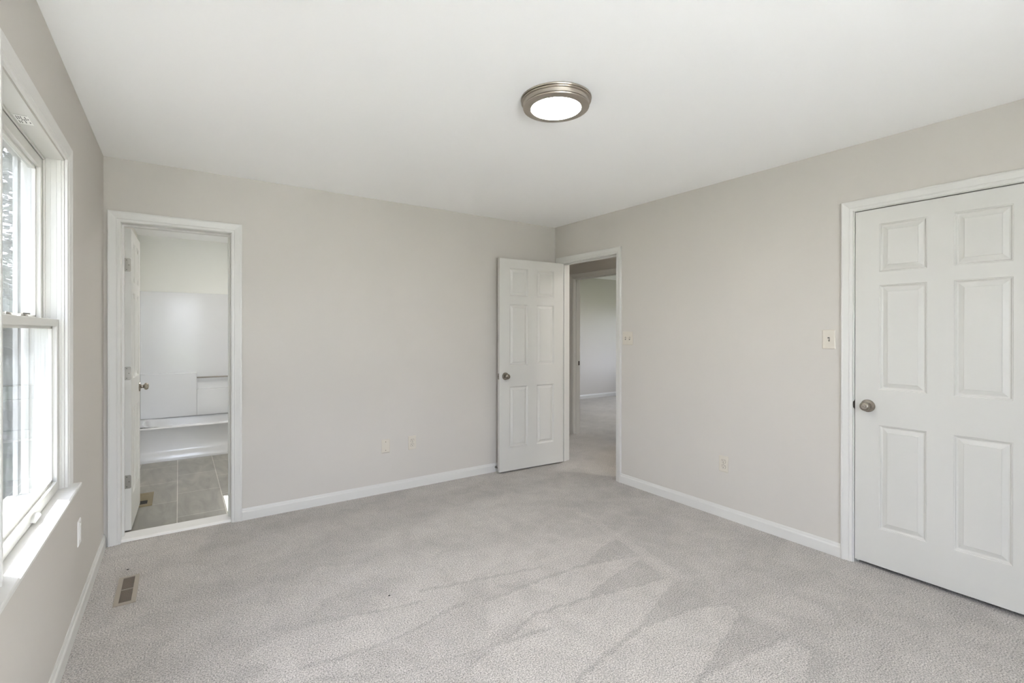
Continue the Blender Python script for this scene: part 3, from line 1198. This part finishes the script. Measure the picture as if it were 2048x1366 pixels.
plate('blank', 'back', (1.4305, YB, 0.389), 'blank off-white wall plate with two screws, low on the back wall', 'wall plate', 'blank_wall_plate', 'almond')
plate('outlet', 'back', (1.668, YB, 0.388), 'almond double outlet low on back wall, right of the blank plate', 'outlet', 'wall_outlet')
plate('outlet', 'right', (XR, 1.993, 0.388), 'almond double outlet low on right wall between the doorways', 'outlet', 'wall_outlet')
plate('double', 'right', (XR, 2.896, 1.289), 'almond double light switch beside the open hall doorway', 'light switch', 'light_switch')
plate('single', 'right', (XR, 1.312, 1.302), 'almond single light switch beside the shut door\'s casing', 'light switch', 'light_switch')
plate('jack', 'left', (XL, 2.985, 0.405), 'white cover plate low on the window wall near the back corner', 'wall plate', 'jack_wall_plate', 'whiteplastic')


# ------------------------------------------------------------------ floor registers
vent = thing('floor_register', 'tan slatted floor register set in the carpet', 'floor vent', (-0.2225, 3.171, 0.0))
bm = bmesh.new()
x0, x1, y0, y1 = -0.268, -0.178, 3.005, 3.336
gx0, gx1, gy0, gy1 = -0.248, -0.198, 3.026, 3.317
zt = 0.006
for b in ((x0, gx0, y0, y1), (gx1, x1, y0, y1), (gx0, gx1, y0, gy0), (gx0, gx1, gy1, y1), (gx0, gx1, 3.169, 3.175)):
    box(bm, b[0], b[1], b[2], b[3], 0.0005, zt)
obj('frame', bm, 'register', vent)
bm = boxes((gx0, gx1, gy0, gy1, 0.0004, 0.0010))
obj('duct_opening', bm, 'slot', vent)
bm = bmesh.new()
n = 13
for half in ((gy0, 3.169), (3.175, gy1)):
    for k in range(n):
        y = half[0] + (half[1] - half[0]) * (k + 0.5) / n
        box(bm, gx0, gx1, y - 0.0014, y + 0.0012, 0.0015, 0.0048)
obj('slats', bm, 'slat', vent)

v2 = thing('floor_register', 'brass floor register in the bathroom tile beside the door', 'floor vent', (-0.225, 4.80, 0.0))
bm = bmesh.new()
x0, x1, y0, y1 = -0.330, -0.172, 4.610, 4.975
gx0, gx1, gy0, gy1 = -0.300, -0.205, 4.66, 4.925
for b in ((x0, gx0, y0, y1), (gx1, x1, y0, y1), (gx0, gx1, y0, gy0), (gx0, gx1, gy1, y1)):
    box(bm, b[0], b[1], b[2], b[3], 0.0005, 0.006)
obj('frame', bm, 'brass', v2)
bm = boxes((gx0, gx1, gy0, gy0 + 0.10, 0.0006, 0.0035))
obj('damper_opening', bm, 'slot', v2)
bm = boxes((gx0, gx1, gy0 + 0.10, gy1, 0.0006, 0.0045))
obj('damper_plate', bm, 'brass', v2)

# ------------------------------------------------------------------ door stop
ds = thing('door_stop', 'small spring door stop on the baseboard behind the open door', 'door stop', (2.520, YB - 0.013, 0.045))
P0 = Vector((2.520, YB - 0.013, 0.045))
bm = bmesh.new()
lathe(bm, [(0.010, 0), (0.010, 0.004), (0.006, 0.006)], P0, (0, -1, 0), 20)
obj('mount', bm, 'steel', ds, 30)
bm = bmesh.new()
prof = []
for k in range(22):
    h = 0.006 + 0.034 * k / 22
    prof += [(0.0046, h), (0.0058, h + 0.0005), (0.0058, h + 0.0010), (0.0046, h + 0.0014)]
lathe(bm, prof, P0, (0, -1, 0), 18)
obj('spring', bm, 'steel', ds, 50)
bm = bmesh.new()
lathe(bm, [(0.006, 0.040), (0.0085, 0.041), (0.0085, 0.049), (0.006, 0.052)], P0, (0, -1, 0), 20)
obj('rubber_tip', bm, 'rubber', ds, 30)

# ------------------------------------------------------------------ bathroom: tub and surround
TX0, TX1, TY0, TY1, TZ = XL + 0.004, 1.476, 6.092, BY - 0.003, 0.352
tub = thing('bathtub', 'glossy white bathtub against the bathroom end wall', 'bathtub', (0.5, 6.4, 0))
bm = bmesh.new()
# apron: profile in y/z, flared at the foot, rolled at the rim
ap = [(TY0 + 0.06, 0.0), (TY0, 0.0), (TY0 + 0.001, 0.060), (TY0 + 0.016, 0.085), (TY0 + 0.022, 0.11), (TY0 + 0.018, 0.315), (TY0 + 0.006, 0.332),
      (TY0 + 0.002, 0.343), (TY0 + 0.008, TZ), (TY0 + 0.06, TZ)]
prism(bm, [(0, y, z) for y, z in ap], (TX0, 0, 0), (TX1, 0, 0))
# rim and basin
nseg = 48


def rr(cx, cy, hx, hy, r, z, n=nseg):
    pts = []
    for k in range(n):
        a = 2 * math.pi * (k + 0.5) / n
        c, s = math.cos(a), math.sin(a)
        e = 0.32
        pts.append((cx + hx * math.copysign(abs(c) ** e, c), cy + hy * math.copysign(abs(s) ** e, s), z))
    return pts


cx, cy = (TX0 + TX1) / 2, (TY0 + 0.06 + TY1) / 2
outer = rr(cx, cy, (TX1 - TX0) / 2, (TY1 - TY0 - 0.06) / 2, 0, TZ)
rings = [outer, rr(cx, cy, (TX1 - TX0) / 2 - 0.06, (TY1 - TY0 - 0.06) / 2 - 0.035, 0, TZ), rr(cx, cy, (TX1 - TX0) / 2 - 0.075, (TY1 - TY0 - 0.06) / 2 - 0.05, 0, TZ - 0.012),
         rr(cx, cy, (TX1 - TX0) / 2 - 0.13, (TY1 - TY0 - 0.06) / 2 - 0.10, 0, 0.08), rr(cx, cy, (TX1 - TX0) / 2 - 0.2, (TY1 - TY0 - 0.06) / 2 - 0.16, 0, 0.05)]
vr = [[bm.verts.new(p) for p in r] for r in rings]
for a, b in zip(vr, vr[1:]):
    for k in range(nseg):
        bm.faces.new((a[k], a[(k + 1) % nseg], b[(k + 1) % nseg], b[k]))
bm.faces.new(vr[-1])
obj('tub_shell', bm, 'acrylic', tub, 35)

sr = thing('shower_surround', 'white moulded shower wall panels around the bathtub', 'shower surround', (0.5, BY, TZ))
bm = bmesh.new()
box(bm, TX0, TX1, BY - 0.030, BY - 0.002, TZ + 0.002, 1.803, bev=0.004)
obj('back_panel', bm, 'acrylic', sr)
bm = bmesh.new()
box(bm, TX0, TX0 + 0.025, TY0 + 0.02, BY - 0.031, TZ + 0.002, 1.803, bev=0.004)
obj('side_panel', bm, 'acrylic', sr)
bm = bmesh.new()
box(bm, TX1 - 0.025, TX1, TY0 + 0.02, BY - 0.031, TZ + 0.002, 1.803, bev=0.004)
obj('side_panel', bm, 'acrylic', sr)
# thick lower panel with its ledge and soap recess
bm = bmesh.new()
YP = BY - 0.080
NX0, NX1, NZ0, NZ1 = 0.175, 0.80, 0.66, 0.86
g = 0.002
box(bm, TX0 + 0.026, NX0, YP, BY - 0.031, TZ + 0.002, 0.86, bev=0.006)
box(bm, NX1, TX1 - 0.026, YP, BY - 0.031, TZ + 0.002, 0.86, bev=0.006)
box(bm, NX0, NX1, YP, BY - 0.031, TZ + 0.002, NZ0, bev=0.006)
obj('ledge_panel', bm, 'acrylic', sr)
bm = bmesh.new()
lathe(bm, [(0.008, 0), (0.0085, 0.002), (0.0085, NX1 - NX0 - 0.004), (0.008, NX1 - NX0 - 0.002)], (NX0 + 0.001, YP + 0.010, 0.800), (1, 0, 0), 20)
obj('grab_bar', bm, 'steel', sr, 40)

# ------------------------------------------------------------------ two specks of lint on the carpet
for (x, y, l) in ((-0.240, 3.438, 'beside the floor register'), (0.885, 2.354, 'in the middle of the room')):
    bm = bmesh.new()
    box(bm, x - 0.004, x + 0.006, y - 0.002, y + 0.002, 0.0005, 0.004, bev=0.001)
    o = obj('lint_speck', bm, 'slot')
    o['label'] = 'tiny dark speck of lint on the carpet ' + l
    o['category'] = 'lint'

# drop the builder's own markers
for o in bpy.data.objects:
    for k in ('_local', '_abs'):
        if k in o:
            del o[k]
